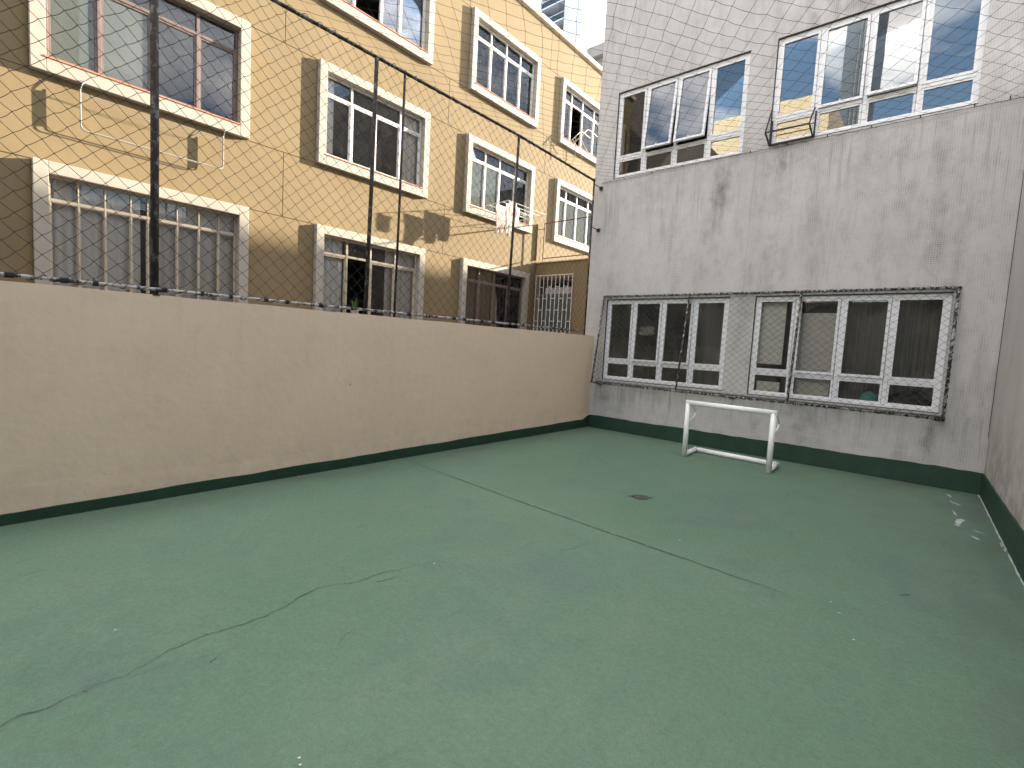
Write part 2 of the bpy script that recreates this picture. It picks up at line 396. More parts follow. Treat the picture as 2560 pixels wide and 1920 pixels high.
def jag(pts, wd, z, amp=.007):
    P = [Vector((p[0], p[1], 0)) for p in pts]; mb = MB(); Q = []; off = 0.
    for i in range(len(P)-1):
        d = P[i+1]-P[i]; n_ = max(3, int(d.length/.022)); s_ = Vector((-d.y, d.x, 0)).normalized()
        for k in range(n_):
            off = off*.7+random.gauss(0, amp*.55); Q.append((P[i]+d*(k/n_)+s_*off, s_))
    wv = 1.; n_ = len(Q)
    for i in range(n_-1):
        wv = max(.32, min(1.5, wv*.8+.2*.75+random.gauss(0, .2)))
        e = min(1, i/(n_*.1)+.2, (n_-1-i)/(n_*.25)+.05)
        w0 = wd*wv*e
        if w0 < wd*.12: continue
        (a, sa), (b, sb) = Q[i], Q[i+1]; w1 = w0*random.uniform(.5, 1.2)
        mb.quad((a.x+sa.x*w0/2, a.y+sa.y*w0/2, z), (b.x+sb.x*w1/2, b.y+sb.y*w1/2, z), (b.x-sb.x*w1/2, b.y-sb.y*w1/2, z), (a.x-sa.x*w0/2, a.y-sa.y*w0/2, z))
        if random.random() < .035:
            q = a+sa*random.choice((-1, 1))*random.uniform(.02, .06)+(b-a)*random.uniform(-1, 2)
            mb.quad((a.x, a.y, z), (a.x+(b.x-a.x)*.2, a.y+(b.y-a.y)*.2, z), (q.x, q.y, z), (q.x+.0006, q.y, z))
    return mb
ck1 = [(2.62, -8.6), (2.5, -8.04), (2.49, -7.99), (2.5, -7.92), (2.46, -7.77), (2.48, -7.68), (2.45, -7.61), (2.4, -7.49), (2.41, -7.36), (2.41, -7.21), (2.41, -7.01), (2.36, -6.89), (2.35, -6.67), (2.41, -6.55), (2.43, -6.36), (2.53, -6.02), (2.66, -5.79), (2.74, -5.53)]
jag(ck1, .0040, .0035, .012).build('crack', 'crack', court)
ck2 = [(.0, -4.40), (.63, -4.47), (1.4, -4.51), (2.09, -4.56), (2.43, -4.57), (2.91, -4.6), (3.43, -4.61), (3.91, -4.635), (4.2, -4.64), (4.44, -4.65)]
jag(ck2, .0062, .0035, .004).build('crack', 'crack', court)
ribbon(ck2, .010, .002, .005).build('crack', 'crack_soft', court)
ribbon([(2.5, -6.45), (2.52, -6.38), (2.54, -6.3)], .004, .002, .003).build('scratch', 'crack', court)
ribbon([(2.9, -6.93), (2.86, -6.86), (2.85, -6.8)], .003, .002, .003).build('scratch', 'crack', court)
ribbon([(2.63, -7.4), (2.61, -7.36)], .005, .002, .003).build('scratch', 'crack', court)
ribbon([(4.95, -4.1), (5.0, -4.0)], .02, .002, .004).build('scratch', 'crack_soft', court)
ribbon([(3.0, -5.2), (3.05, -5.1), (3.07, -4.95)], .008, .002, .004).build('scratch', 'crack_soft', court)
def splat(x, y, rx, ry, z, mat, name, n=14, ang=0.):
    mb = MB(); vs = [(x, y, z)]
    for i in range(n):
        a = 2*math.pi*i/n; k = .6+random.random()*.7; u, v = math.cos(a)*rx*k, math.sin(a)*ry*k
        vs.append((x+u*math.cos(ang)-v*math.sin(ang), y+u*math.sin(ang)+v*math.cos(ang), z))
    mb.add(vs, [(0, 1+i, 1+(i+1) % n) for i in range(n)]); return mb.build(name, mat, court)
for (x, y, rx, ry, a) in [(5.25, -.40, .02, .07, .3), (5.30, -.80, .018, .09, .5), (5.28, -1.3, .012, .12, .1), (5.31, -1.62, .03, .12, -.1), (5.29, -1.8, .02, .05, 0), (5.40, -2.15, .02, .05, .6), (5.43, -1.9, .012, .05, .9), (5.575, -2.37, .018, .07, .1), (5.56, -2.2, .01, .05, 0)]:
    splat(x, y, rx, ry, .003, 'scuff', 'paint_scuff', ang=a)
for (x, y) in [(4.78, -4.95), (4.68, -4.67), (3.10, -4.59), (3.13, -4.6), (3.42, -4.61), (2.06, -7.63), (3.43, -7.37), (3.40, -7.36), (.05, -6.65), (.05, -5.74), (.16, -4.07), (.4, -4.9), (.45, -2.2), (4.62, -4.55), (2.55, -6.02), (2.22, -4.55), (3.55, -4.3)]:
    splat(x, y, random.uniform(.004, .009), random.uniform(.003, .007), .004, 'fleck', 'paint_fleck', 7)
dr = empty('drain_cover', (2.81, -3.48, .002), 'small round dark drain patch sunk in the green court floor', 'drain')
mb = MB(); n = 22; vs = [(2.81, -3.48, .004)]
for i in range(n):
    a = 2*math.pi*i/n; k = 1+random.uniform(-.08, .08); vs.append((2.81+.075*k*math.cos(a), -3.48+.075*k*math.sin(a), .004))
mb.add(vs, [(0, 1+i, 1+(i+1) % n) for i in range(n)]); mb.build('lid', 'drain', dr)
rim = [(2.81+.083*math.cos(a), -3.48+.083*math.sin(a)) for a in [i*.28 for i in range(2, 17)]]
ribbon(rim, .012, .006, .003).build('rim', 'crack', dr)
ribbon([(2.735, -3.47), (2.72, -3.53), (2.70, -3.56)], .012, .006, .003).build('rim_chip', 'crack', dr)
ribbon([(2.87, -3.42), (2.895, -3.41), (2.9, -3.43)], .016, .006, .003).build('rim_chip', 'crack', dr)

# ------------------------------------------------------------------ beige parapet wall
pw_ = empty('parapet_wall', (-.1, -6, 0), 'smooth beige plastered parapet wall along the green court, carrying the net fence', 'wall')
# slightly uneven top edge
mb = MB(); n = 60; ys = [-19+(19-.0)*i/n for i in range(n+1)]
top = [1.752+random.uniform(-.004, .004) for _ in ys]
vs = []
for y, zt in zip(ys, top): vs += [(0, y, 0), (0, y, zt), (-.18, y, zt+.004), (-.18, y, -.24)]
fs = []
for i in range(n):
    a, b = i*4, i*4+4
    for k in range(4): fs.append((a+k, a+(k+1) % 4, b+(k+1) % 4, b+k))
fs += [(0, 1, 2, 3), (n*4+3, n*4+2, n*4+1, n*4)]
mb.add(vs, fs).build('wall_body', 'parapet', pw_)
mb = MB(); vs = []; fs = []; n = 90
for i in range(n+1):
    y = -12+(12-.012)*i/n; zt = .27+.04*math.sin(y*1.3)+random.uniform(-.006, .006)+(.05 if y > -3 else 0)*0
    vs += [(.0040, y, .02), (.0032, y, zt-.05), (.0002, y, zt)]
for i in range(n):
    a = i*3; fs += [(a, a+1, a+4, a+3), (a+1, a+2, a+5, a+4)]
mb.add(vs, fs).build('plinth_render', 'parapet', pw_, True)
mb = MB(); n = 70; vs = []; fs = []
for i in range(n+1):
    y = -14+(14-.013)*i/n
    zt = .083+(y+7.9)*.0098+.003*math.sin(y*5.3)+random.uniform(-.004, .004) if y > -7.9 else .083
    if y > -.20: zt += (y+.20)*.4
    vs += [(.012, y, .001), (.012, y, zt), (.004, y, zt+.003)]
for i in range(n):
    a = i*3; fs += [(a, a+1, a+4, a+3), (a+1, a+2, a+5, a+4)]
mb.add(vs, fs).build('skirting', 'green_dark', pw_)
# chips on the wall face
for (y, z) in [(-4.6, 1.2), (-2.2, .75), (-1.7, .68), (-5.15, .95)]:
    mb = MB(); vs = [(.0015, y, z)]
    for i in range(9):
        a = 2*math.pi*i/9; k = random.uniform(.4, 1.1); vs.append((.0015, y+.012*k*math.cos(a), z+.016*k*math.sin(a)))
    mb.add(vs, [(0, 1+i, 1+(i+1) % 9) for i in range(9)]).build('chip', 'fleck' if z > 1 else 'concrete', pw_)

# ------------------------------------------------------------------ grey building
gb = empty('grey_building', (2.7, 1.5, 0), 'grey mosaic-clad building with two rows of white framed windows above the court', 'building')
HA = (.19, 2.42, 4.645, 6.15); HB = (2.80, 5.075, 4.68, 6.19); HC = (.24, 2.43, .955, 2.43); HD = (2.82, 5.065, .94, 2.435)
GL = -.215
wall_mesh('y', 0, .22, GL, 16, -.24, 8.7, [HA, HB, HC, HD]).build('front_wall', 'grey', gb)
mb = MB(); mb.box(GL, GL+.2, .22, 3.0, -.24, 8.7); mb.box(15.8, 16, .22, 3.0, -.24, 8.7); mb.box(GL, 16, 3.0, 3.2, -.24, 8.7); mb.box(GL+.2, 15.8, .22, 3.0, 8.5, 8.7)
mb.build('outer_walls', 'grey', gb)
mb = MB(); mb.box(GL+.2, 5.55, .22, 3.0, 3.5, 3.8); mb.box(GL+.2, 5.55, .22, 3., 7.2, 7.5); mb.box(GL+.2, 5.55, .22, 3.0, -.02, .02); mb.box(GL+.2, 5.55, 2.94, 2.995, .02, 7.2); mb.box(2.6, 2.65, .22, 2.94, .02, 7.2)
mb.build('interior', 'room_dark', gb)
# skirting
mb = MB(); n = 50; vs = []; fs = []
for i in range(n+1):
    x = .013+(5.54-.013)*i/n; zt = .234+.006*x+.004*math.sin(x*4.1)+random.uniform(-.005, .005)
    vs += [(x, -.014, .001), (x, -.012, zt), (x, -.002, zt+.004)]
for i in range(n):
    a = i*3; fs += [(a, a+1, a+4, a+3), (a+1, a+2, a+5, a+4)]
mb.add(vs, fs).build('skirting', 'green_dark', gb)
# expansion joints in the cladding
for (x, z0, z1) in [(2.62, 2.55, 3.9), (3.72, 2.6, 3.6), (.08, 3.4, 4.4)]:
    MB().box(x-.003, x+.003, -.002, -.0005, z0, z1).build('joint', 'concrete', gb)
MB().box(-.05, 5.5, -.002, -.0005, 4.588, 4.592).build('joint', 'concrete', gb)

def grey_window(H, tr, opens, glassmat, name='window'):
    x0, x1, z0, z1 = H; fw_, d0, d1 = .045, .03, .10
    mb = MB()
    mb.box(x0, x0+fw_, d0, d1, z0, z1); mb.box(x1-fw_, x1, d0, d1, z0, z1); mb.box(x0+fw_, x1-fw_, d0, d1, z1-.04, z1); mb.box(x0+fw_, x1-fw_, d0-.012, d1, z0, z0+.04)
    win = mb.build(name, 'alu', gb, bevel=.003)
    n = 4; cw = (x1-x0)/n
    for i in range(1, n):
        xc = x0+cw*i
        MB().box(xc-.022, xc+.022, d0+.002, d1-.004, z0+.04, z1-.04).build('mullion', 'alu', win, bevel=.003)
        MB().box(xc-.030, xc-.0225, d0+.012, d1-.01, z0+.041, z1-.041).build('gasket', 'alu_grey', win)
    for i in range(n):
        a = x0+cw*i+(fw_ if i == 0 else .0225); b = x0+cw*(i+1)-(fw_ if i == n-1 else .0305)
        zt = z0+tr
        MB().box(a, b, d0+.006, d1-.006, zt-.022, zt+.022).build('transom', 'alu', win, bevel=.003)
        # lower fixed pane with slim frame
        lf = MB(); s_ = .024; p0, p1 = z0+.041, zt-.023
        for q in [(a, a+s_, p0, p1), (b-s_, b, p0, p1), (a+s_, b-s_, p0, p0+s_), (a+s_, b-s_, p1-s_, p1)]: lf.box(q[0], q[1], d0+.014, d1-.02, q[2], q[3])
        lo = lf.build('lower_sash', 'alu', win)
        MB().box(a+s_, b-s_, .062, .067, p0+s_, p1-s_).build('pane', glassmat, win)
        # upper sash, maybe swung outwards at its foot
        ang = R(opens[i]); s_ = .034; p0, p1 = zt+.024, z1-.042; zz = p1
        def T(x, y, z):
            dy, dz = y-.04, z-zz
            return (x, .04+dy*math.cos(ang)+dz*math.sin(ang), zz-dy*math.sin(ang)*1+dz*math.cos(ang))
        for nm, mt, boxes in [('sash', 'alu', [(a, a+s_, p0, p1, .03, .075), (b-s_, b, p0, p1, .03, .075), (a+s_, b-s_, p0, p0+s_, .03, .075), (a+s_, b-s_, p1-s_, p1, .03, .075)]), ('pane', glassmat, [(a+s_, b-s_, p0+s_, p1-s_, .052, .057)])]:
            mb = MB()
            for q in boxes: mb.box(q[0], q[1], q[4], q[5], q[2], q[3])
            mb.v = [T(*v) for v in mb.v]; mb.build(nm, mt, win)
        if opens[i] > 1:
            mb = MB(); xm = (a+b)/2; mb.box(xm-.008, xm+.008, .022, .03, p0+.005, p0+.05); mb.v = [T(*v) for v in mb.v]; mb.build('latch', 'alu', win)
    # dark sealant line around
    e = .008; mb = MB()
    mb.box(x0-e, x1+e, -.0015, .02, z1, z1+e*1.6); mb.box(x0-e, x0, -.0015, .02, z0-e, z1); mb.box(x0-e, x1+e, -.0015, .02, z0-e, z0)
    mb.build('sealant', 'gasket', win)
    return win
grey_window(HA, .34, [0, 7, 7, 0], 'pane_sky')
grey_window(HB, .36, [0, 1.5, 3.5, 0], 'pane_sky')
grey_window(HC, .345, [0, 1.2, 1.2, 0], 'pane_low')
grey_window(HD, .355, [0, .8, .8, 0], 'pane_low')
# things inside the lower rooms
def sheet_curtain(name, x0, x1, z0, z1, y, mat, label, cat, amp=.02, waves=9, axis='y', group=None, holes=None):
    n = waves*6; vs = []; fs = []
    for i in range(n+1):
        u = x0+(x1-x0)*i/n; o = amp*math.sin(2*math.pi*waves*i/n+.7*math.sin(i*.7))*(.7+.3*math.sin(i*.13))
        for k, zz in enumerate((z0, z1)):
            kk = 1 if k == 0 else .55
            vs.append((u, y+o*kk, zz) if axis == 'y' else (y+o*kk, u, zz))
    for i in range(n): fs.append((2*i, 2*i+1, 2*i+3, 2*i+2))
    return tag(MB().add(vs, fs).build(name, mat, None, True), label, cat, group)
sheet_curtain('curtain', 1.72, 2.42, .96, 2.5, .30, 'curtain_dark', 'dark pleated curtain in the caged window pane beside the narrow wall pier', 'curtain', .03, 7)
sheet_curtain('curtain', 3.90, 5.06, .96, 2.5, .34, 'curtain_dark', 'wide dark pleated curtain behind the caged panes above the teal bundle', 'curtain', .03, 13)
def panel(x0, x1, z0, z1, y, mat, label, cat, th=.03):
    return tag(MB().box(x0, x1, y, y+th, z0, z1).build('board', mat, None, bevel=.004), label, cat)
panel(2.86, 3.22, 1.42, 2.36, .15, 'curtain_white', 'tall white board behind the caged glass, next to the narrow wall pier', 'board')
panel(2.90, 3.22, .96, 1.15, .15, 'curtain_white', 'small white board low behind the caged glass under the tall white one', 'board')
panel(3.42, 3.86, .965, 2.2, .16, 'curtain_grey', 'broad grey board behind caged glass beside the tall white one', 'board')
for x_ in (2.86, 3.30): pass
mb = MB(); mb.box(2.8, 5.1, .23, .62, .90, .955); tag(mb.build('counter', 'room_mid'), 'dark counter shelf inside the caged window that holds the teal bundle', 'shelf')
mb = MB(); mb.box(.2, 2.5, .23, .62, .90, .955); tag(mb.build('counter', 'room_mid'), 'dark counter shelf inside the caged window nearest the beige parapet', 'shelf')
def lump(name, c, r, mat, label, cat, seed=1, parent=None):
    import bmesh
    bm = bmesh.new(); bmesh.ops.create_icosphere(bm, subdivisions=3, radius=1); rnd = random.Random(seed)
    ph = [rnd.uniform(0, 6) for _ in range(6)]
    for v in bm.verts:
        k = 1+.14*math.sin(5*v.co.x+ph[0])*math.sin(4*v.co.y+ph[1])+.12*math.sin(7*v.co.z+4*v.co.x+ph[2])+.06*math.sin(13*v.co.x+9*v.co.z+ph[3])
        v.co = Vector((c[0]+v.co.x*r[0]*k, c[1]+v.co.y*r[1]*k, max(c[2]-r[2]*.85, c[2]+v.co.z*r[2]*k)))
    me = bpy.data.meshes.new(name); bm.to_mesh(me); bm.free(); me.materials.append(M[mat])
    for q in me.polygons: q.use_smooth = True
    o = bpy.data.objects.new(name, me); COL.objects.link(o)
    return tag(o, label, cat)
lump('cloth_bundle', (4.34, .20, 1.035), (.12, .09, .085), 'cloth_teal', 'crumpled teal cloth bundle inside the caged window', 'cloth', 3)
lump('bag', (4.80, .22, 1.06), (.22, .10, .12), 'cord_black', 'black slumped bag inside the caged window beside the teal bundle', 'bag', 5)
lump('bag', (.75, .7, 1.9), (.16, .1, .10), 'curtain_grey', 'pale bundle deep inside the caged window nearest the beige parapet', 'bag', 8)

# ------------------------------------------------------------------ right-hand side wall
sw = empty('side_wall', (5.7, -5, 0), 'tall rough greige plaster wall on the right of the green court', 'wall')
def xr(y): return 5.548-y*.0225
mb = MB(); mb.add([(xr(0), 0, -.24), (xr(-19), -19, -.24), (xr(-19)+.3, -19, -.24), (xr(0)+.3, 0, -.24), (xr(0), 0, 4.95), (xr(-19), -19, 4.95), (xr(-19)+.3, -19, 4.95), (xr(0)+.3, 0, 4.95)], [(0, 1, 5, 4), (1, 2, 6, 5), (2, 3, 7, 6), (3, 0, 4, 7), (4, 5, 6, 7), (0, 3, 2, 1)])
mb.build('wall_body', 'side', sw)
mb = MB(); vs = []; fs = []; n = 60
for i in range(n+1):
    y = -.016-11*i/n; zt = .27+.02*min(3, -y)/3+random.uniform(-.006, .006)
    vs += [(xr(y)-.016, y, .001), (xr(y)-.013, y, zt), (xr(y)-.002, y, zt+.004)]
for i in range(n):
    a = i*3; fs += [(a, a+1, a+4, a+3), (a+1, a+2, a+5, a+4)]
mb.add(vs, fs).build('skirting', 'green_dark', sw)
ribbon([(xr(y)-.022, y) for y in [-.04-.25*i for i in range(36)]], .012, .003, .002, 3, False).build('edge_line', 'scuff', sw)
ribbon([(.03+.2*i, -.02) for i in range(27)]+[(5.52, -.02)], .005, .003, .001, 2, False).build('edge_line', 'crack_soft', gb)
# thin dark joint where the walls meet
MB().box(xr(0)-.006, xr(0)-.001, -.006, -.001, .7, 6.5).build('corner_crack', 'gasket', sw)

# ------------------------------------------------------------------ nets
def net_lattice(x_rng, z_rng, du, dv, place, inside, r, sag=.006, knot=0., jit=.004, n=3, rnd=None):
    """rhombic net: nodes i*du+j*dv in a 2D sheet (u, w); place maps 2D to 3D"""
    rnd = rnd or random.Random(11); mb = MB()
    du, dv = Vector(du), Vector(dv); det = du.x*dv.y-du.y*dv.x
    cs = [(a, b) for a in x_rng for b in z_rng]
    ii = [(a*dv.y-b*dv.x)/det for a, b in cs]; jj = [(du.x*b-du.y*a)/det for a, b in cs]
    i0, i1 = math.floor(min(ii))-1, math.ceil(max(ii))+1; j0, j1 = math.floor(min(jj))-1, math.ceil(max(jj))+1
    node = {}
    for i in range(i0, i1+1):
        for j in range(j0, j1+1):
            p = du*i+dv*j; node[i, j] = Vector((p.x+rnd.gauss(0, jit), p.y+rnd.gauss(0, jit)))
    def clip(a, b):
        lo, hi = 0., 1.
        for _ in range(14):
            m_ = (lo+hi)/2
            if inside(a.lerp(b, m_)): lo = m_
            else: hi = m_
        return a.lerp(b, lo)
    for (i, j), a in node.items():
        for k, nb in enumerate(((i+1, j), (i, j+1))):
            if nb not in node: continue
            b = node[nb]; ia, ib = inside(a), inside(b)
            if not (ia or ib): continue
            p, q = a, b
            if not ib: q = clip(a, b)
            elif not ia: p = clip(b, a)
            if (q-p).length < .004: continue
            mid = (p+q)/2; sg = sag*(1 if k == 0 else .4)*rnd.uniform(.3, 1.5)
            q1 = p.lerp(q, .33); q2 = p.lerp(q, .67)
            mb.tube([place(p, 0), place(q1, sg), place(q2, sg), place(q, 0)], r, n, False)
        if knot and inside(a):
            c_ = place(a, 0); vs = [c_+Vector(d)*knot for d in ((1, 0, 0), (-1, 0, 0), (0, 1, 0), (0, -1, 0), (0, 0, 1), (0, 0, -1))]
            mb.add(vs, [(0, 2, 4), (2, 1, 4), (1, 3, 4), (3, 0, 4), (2, 0, 5), (1, 2, 5), (3, 1, 5), (0, 3, 5)])
    return mb

RAILZ = 4.61
fe = empty('net_fence', (-.0, -4, 1.755), 'tall net fence on dark iron posts standing on top of the beige parapet', 'fence')
XF = -.055
posts = [(-6.965, -6.97, .030, 5.6), (-4.90, -4.95, .0225, RAILZ), (-4.515, -4.55, .0145, RAILZ+.02), (-2.425, -2.485, .0195, RAILZ), (-.268, -.263, .0165, RAILZ)]
for (yt, yb, r, zt) in posts:
    MB().tube([(XF, yb, 1.74), (XF, (yt+yb)/2+.004, 3.1), (XF, yt, zt)], r, 12).build('post', 'post_iron', fe, True)
    MB().tube([(XF, yb, 1.745), (XF, yb, 1.758)], r*2.1, 12).build('base_plate', 'post_iron', fe)
MB().tube([(XF, -12, RAILZ+.02), (XF, -6, RAILZ), (XF, -4.8, RAILZ+.005), (XF, -2.4, RAILZ+.02), (XF, -.25, RAILZ-.03)], .019, 12).build('top_rail', 'post_iron', fe, True)
MB().tube([(XF+.03, -12, 1.80), (XF+.03, -7.5, 1.797), (XF+.03, -4, 1.812), (XF+.03, -.45, 1.826)], .0145, 10).build('bottom_rail', 'rail_paint', fe, True)
# lashing cords round the rails
def lash(y0, y1, zc, xc, r, step, name='lashing'):
    mb = MB(); pts = []; n = int((y1-y0)/step*8)
    for i in range(n+1):
        f_ = i/n; y = y0+(y1-y0)*f_; a = 2*math.pi*i/8; rr = r*(1+.25*math.sin(i*.37))
        pts.append((xc+rr*math.cos(a), y+.012*math.sin(i*.9), zc(y)+rr*math.sin(a)))
    mb.tube(pts, .0032, 4); return mb.build(name, 'cord_black', fe)
lash(-8.6, -.46, lambda y: 1.797+(y+7.5)*.0042, XF+.03, .0195, .13)
lash(-8.6, -.30, lambda y: RAILZ+(.012 if y < -1 else -.02), XF, .023, .15)
rnd = random.Random(5)
for k in range(26):
    y = -8.2+k*.3+rnd.uniform(-.08, .08); zc = 1.797+(y+7.5)*.0042
    MB().tube([(XF+.03, y, zc), (XF+.03, y+rnd.uniform(.02, .05), zc+.002)], .0215, 8).build('lashing_knot', 'cord_black', fe)
for z in (2.15, 2.7, 3.3, 3.9, 4.3):
    MB().tube([(XF, -.266, z), (XF, -.266, z+.012)], .022, 8).build('tie', 'cord_black', fe)
for z in (4.52, 3.75):
    MB().tube([(XF, -.266, z), (XF, -.03, z-.01)], .008, 6).build('wall_bracket', 'black_iron', fe)
    MB().box(XF-.03, XF+.03, -.03, -.004, z-.04, z+.02).build('wall_plate', 'black_iron', fe)
hv = .0715
def f_in(p): 
    top = RAILZ-.012-.022*abs(math.sin(p.x*math.pi/.38))
    return -8.9 < p.x < -.275 and 1.815 < p.y < top
def f_pl(p, sg): return Vector((XF+.02+.012*math.sin(p.x*2.1)*math.sin(p.y*1.7), p.x, p.y-sg))
net_lattice((-8.9, -.27), (1.8, 4.62), (hv, hv*.95), (hv, -hv*.95), f_pl, f_in, .0023, .007, .005, .0035).build('netting', 'net_dark', fe)

# overhead net
def sag3(x, y): 
    a = max(0, min(1, x/5.6)); b = max(0, min(1, -y/10.))
    return 4.615+.02*a-.16*math.sin(math.pi*a)*math.sin(math.pi*min(1, b*1.4+.02)) + .015*math.sin(x*3.1+y*1.7)
def o_in(p): return -.04 < p.x < xr(p.y)-.01 and -9.6 < p.y < -.012
def o_pl(p, sg): return Vector((p.x, p.y, sag3(p.x, p.y)-sg))
cell = .172; a1, a2 = R(34), R(-37)
on = net_lattice((0, 5.7), (-9.6, 0), (math.sin(a1)*cell, math.cos(a1)*cell), (math.sin(a2)*cell, math.cos(a2)*cell), o_pl, o_in, .0017, .006, .0042, .006).build('overhead_net', 'net_dark')
tag(on, 'wide-meshed dark cord net stretched flat like a ceiling over the court', 'net')
MB().tube([(-.04, -.014, 4.60), (1.5, -.014, 4.617), (3.3, -.014, 4.63), (5.5, -.014, 4.64)], .003, 5).build('edge_cord', 'cord_black', on)
for x in (.42, .95, 1.5, 2.05, 2.55, 3.05, 3.55, 4.05, 4.55, 5.05, 5.35):
    MB().tube([(x, 0, 4.60+.01*x), (x, -.03, 4.597+.01*x), (x, -.04, 4.62+.01*x)], .006, 5).build('hook', 'black_iron', on)

# window cage over the lower windows
cg = empty('window_cage', (2.66, -.2, .89), 'netted pipe cage leaning out over the lower row of windows', 'cage')
YT, YB, ZT, ZB, CX0, CX1 = -.045, -.30, 2.49, .893, .195, 5.115
TOP = lambda x: (x, YT, ZT); BOT = lambda x: (x, YB, ZB)
for x, r in ((CX0, .014), (1.80, .014), (3.435, .016), (CX1, .017)):
    MB().tube([BOT(x), TOP(x)], r, 10).build('bar', 'cage_paint', cg, True)
MB().tube([TOP(CX0-.02), TOP(CX1+.03)], .017, 10).build('top_rail', 'cage_paint', cg, True)
MB().tube([BOT(CX0-.02), BOT(CX1+.02)], .016, 10).build('bottom_rail', 'cage_paint', cg, True)
for x in (CX0, 2.6, CX1-.03):
    MB().bar((x, -.004, ZB-.005), (x, YB-.01, ZB-.005), .03, .02).build('bracket', 'black_iron', cg)
    MB().box(x-.05, x+.05, -.02, -.003, ZB-.05, ZB+.005).build('bracket_plate', 'black_iron', cg)
for x in (CX0+.1, 2.62, CX1-.05):
    MB().bar((x, -.003, ZT+.02), (x, YT, ZT), .02).build('bracket', 'black_iron', cg)
LS = math.hypot(YT-YB, ZT-ZB)
def c_in(p): return CX0 < p.x < CX1 and 0.012 < p.y < LS-.012
def c_pl(p, sg):
    f_ = p.y/LS; return Vector((p.x, YB+(YT-YB)*f_-.014+.006*math.sin(p.x*5), ZB+(ZT-ZB)*f_-sg))
ch = .058
net_lattice((CX0, CX1), (0, LS), (ch, ch*.85), (ch, -ch*.85), c_pl, c_in, .0021, .005, .0046, .003).build('netting', 'net_pale', cg)
for x in (CX0, CX1):
    def s_in(p, x=x): return 0 > p.x > YT+(YB-YT)*(ZT-p.y)/(ZT-ZB) and ZB < p.y < ZT
    net_lattice((-.3, 0), (ZB, ZT), (.05, .05), (.05, -.05), lambda p, sg, x=x: Vector((x, p.x, p.y-sg)), s_in, .0016, .004, .003, .003).build('side_netting', 'net_pale', cg)
def b_in(p): return CX0 < p.x < CX1 and YB < p.y < -.005
net_lattice((CX0, CX1), (YB, 0), (.045, .04), (.045, -.04), lambda p, sg: Vector((p.x, p.y, ZB+.015-sg*2)), b_in, .002, .008, .0045, .006).build('under_netting', 'net_pale', cg)
mb = MB(); pts = []
for i in range(int((CX1-CX0)/.011)):
    a = i*.72; x = CX0+i*.011; rr = .021*(1+.3*math.sin(i*.21)); pts.append((x, YB+rr*math.cos(a), ZB+rr*math.sin(a)))
mb.tube(pts, .0034, 4); mb.build('lashing', 'cord_black', cg)
mb = MB(); pts = []
for i in range(int((CX1-CX0)/.017)):
    a = i*.72; x = CX0+i*.017; rr = .021*(1+.2*math.sin(i*.21)); pts.append((x, YT+rr*math.cos(a), ZT+rr*math.sin(a)))
mb.tube(pts, .003, 4); mb.build('lashing', 'cord_black', cg)
for x in (CX0, CX1, 1.80, 3.435):
    mb = MB(); pts = []
    for i in range(150):
        f_ = i/149; a = i*.75; pts.append((x+.02*math.cos(a), YB+(YT-YB)*f_+.02*math.sin(a), ZB+(ZT-ZB)*f_))
    mb.tube(pts, .003, 4); mb.build('lashing', 'cord_black', cg)
# mortar ledge grime under the windows: a thin rough sill
MB().box(.2, 5.1, -.035, -.002, .905, .925).build('ledge', 'concrete', gb)

# black bracket on the upper window
ab = empty('bracket_frame', (3.08, -.1, 4.69), 'small black iron bracket frame sticking out at the foot of an upper window', 'bracket')
for x in (2.80, 3.36):
    MB().bar((x, -.004, 5.20 if x < 3 else 5.08), (x-.01, -.22, 4.79), .016).build('side_bar', 'black_iron', ab)
    MB().bar((x-.01, -.22, 4.79), (x+.01, -.02, 4.665), .018).build('side_bar', 'black_iron', ab)
    MB().bar((x+.02, -.015, 4.665), (x+.02, -.015, 5.02), .02).build('upright', 'black_iron', ab)
MB().bar((2.79, -.22, 4.79), (3.35, -.22, 4.785), .014).build('front_bar', 'black_iron', ab)
MB().bar((2.80, -.02, 4.672), (3.38, -.02, 4.675), .022).build('foot_bar', 'black_iron', ab)
MB().bar((2.82, -.02, 4.86), (3.38, -.02, 4.86), .010).build('front_bar', 'black_iron', ab)

# ------------------------------------------------------------------ small goal
go = empty('small_goal', (2.88, -.9, 0), 'small white pipe goal standing on the green court before the grey wall', 'goal')
r = .036; PL = Vector((2.303, -1.03, 0)); PR = Vector((3.453, -1.09, 0)); GH = .80
for P in (PL, PR):
    MB().tube([(P.x, P.y, 0.004), (P.x, P.y, GH-.001)], r, 20).build('post', 'white_pipe', go, True)
    MB().tube([(P.x, P.y+.02, .037), (P.x-.012, P.y+.50, .037)], r*.98, 20).build('ground_bar', 'white_pipe', go, True)
    for dy in (.47,):
        MB().tube([(P.x-.012, P.y+dy, .065), (P.x-.012, P.y+dy, .083)], .007, 8).build('bolt', 'white_pipe', go)
    pts = []
    for i in range(15):
        a = -math.pi/2*0+math.pi*i/14
        pts.append((P.x+.01, P.y+.01+.27*math.sin(a)**.7 if 0 < i < 14 else P.y+.01, GH-.02-.26*i/14-.02*math.sin(a)))
    MB().tube(pts, .012, 8).build('net_hook', 'white_pipe', go, True)
MB().tube([(PL.x-.03, PL.y+.0016, GH), (PR.x+.03, PR.y-.0016, GH)], r, 20).build('crossbar', 'white_pipe', go, True)
MB().tube([(PL.x-.04, PL.y+.50, .037), (PR.x+.015, PR.y+.50, .037)], r*.97, 20).build('ground_bar', 'white_pipe', go, True)
MB().tube([(PL.x+.06, PL.y+.5, .065), (PL.x+.06, PL.y+.5, .08)], .006, 8).build('bolt', 'white_pipe', go)

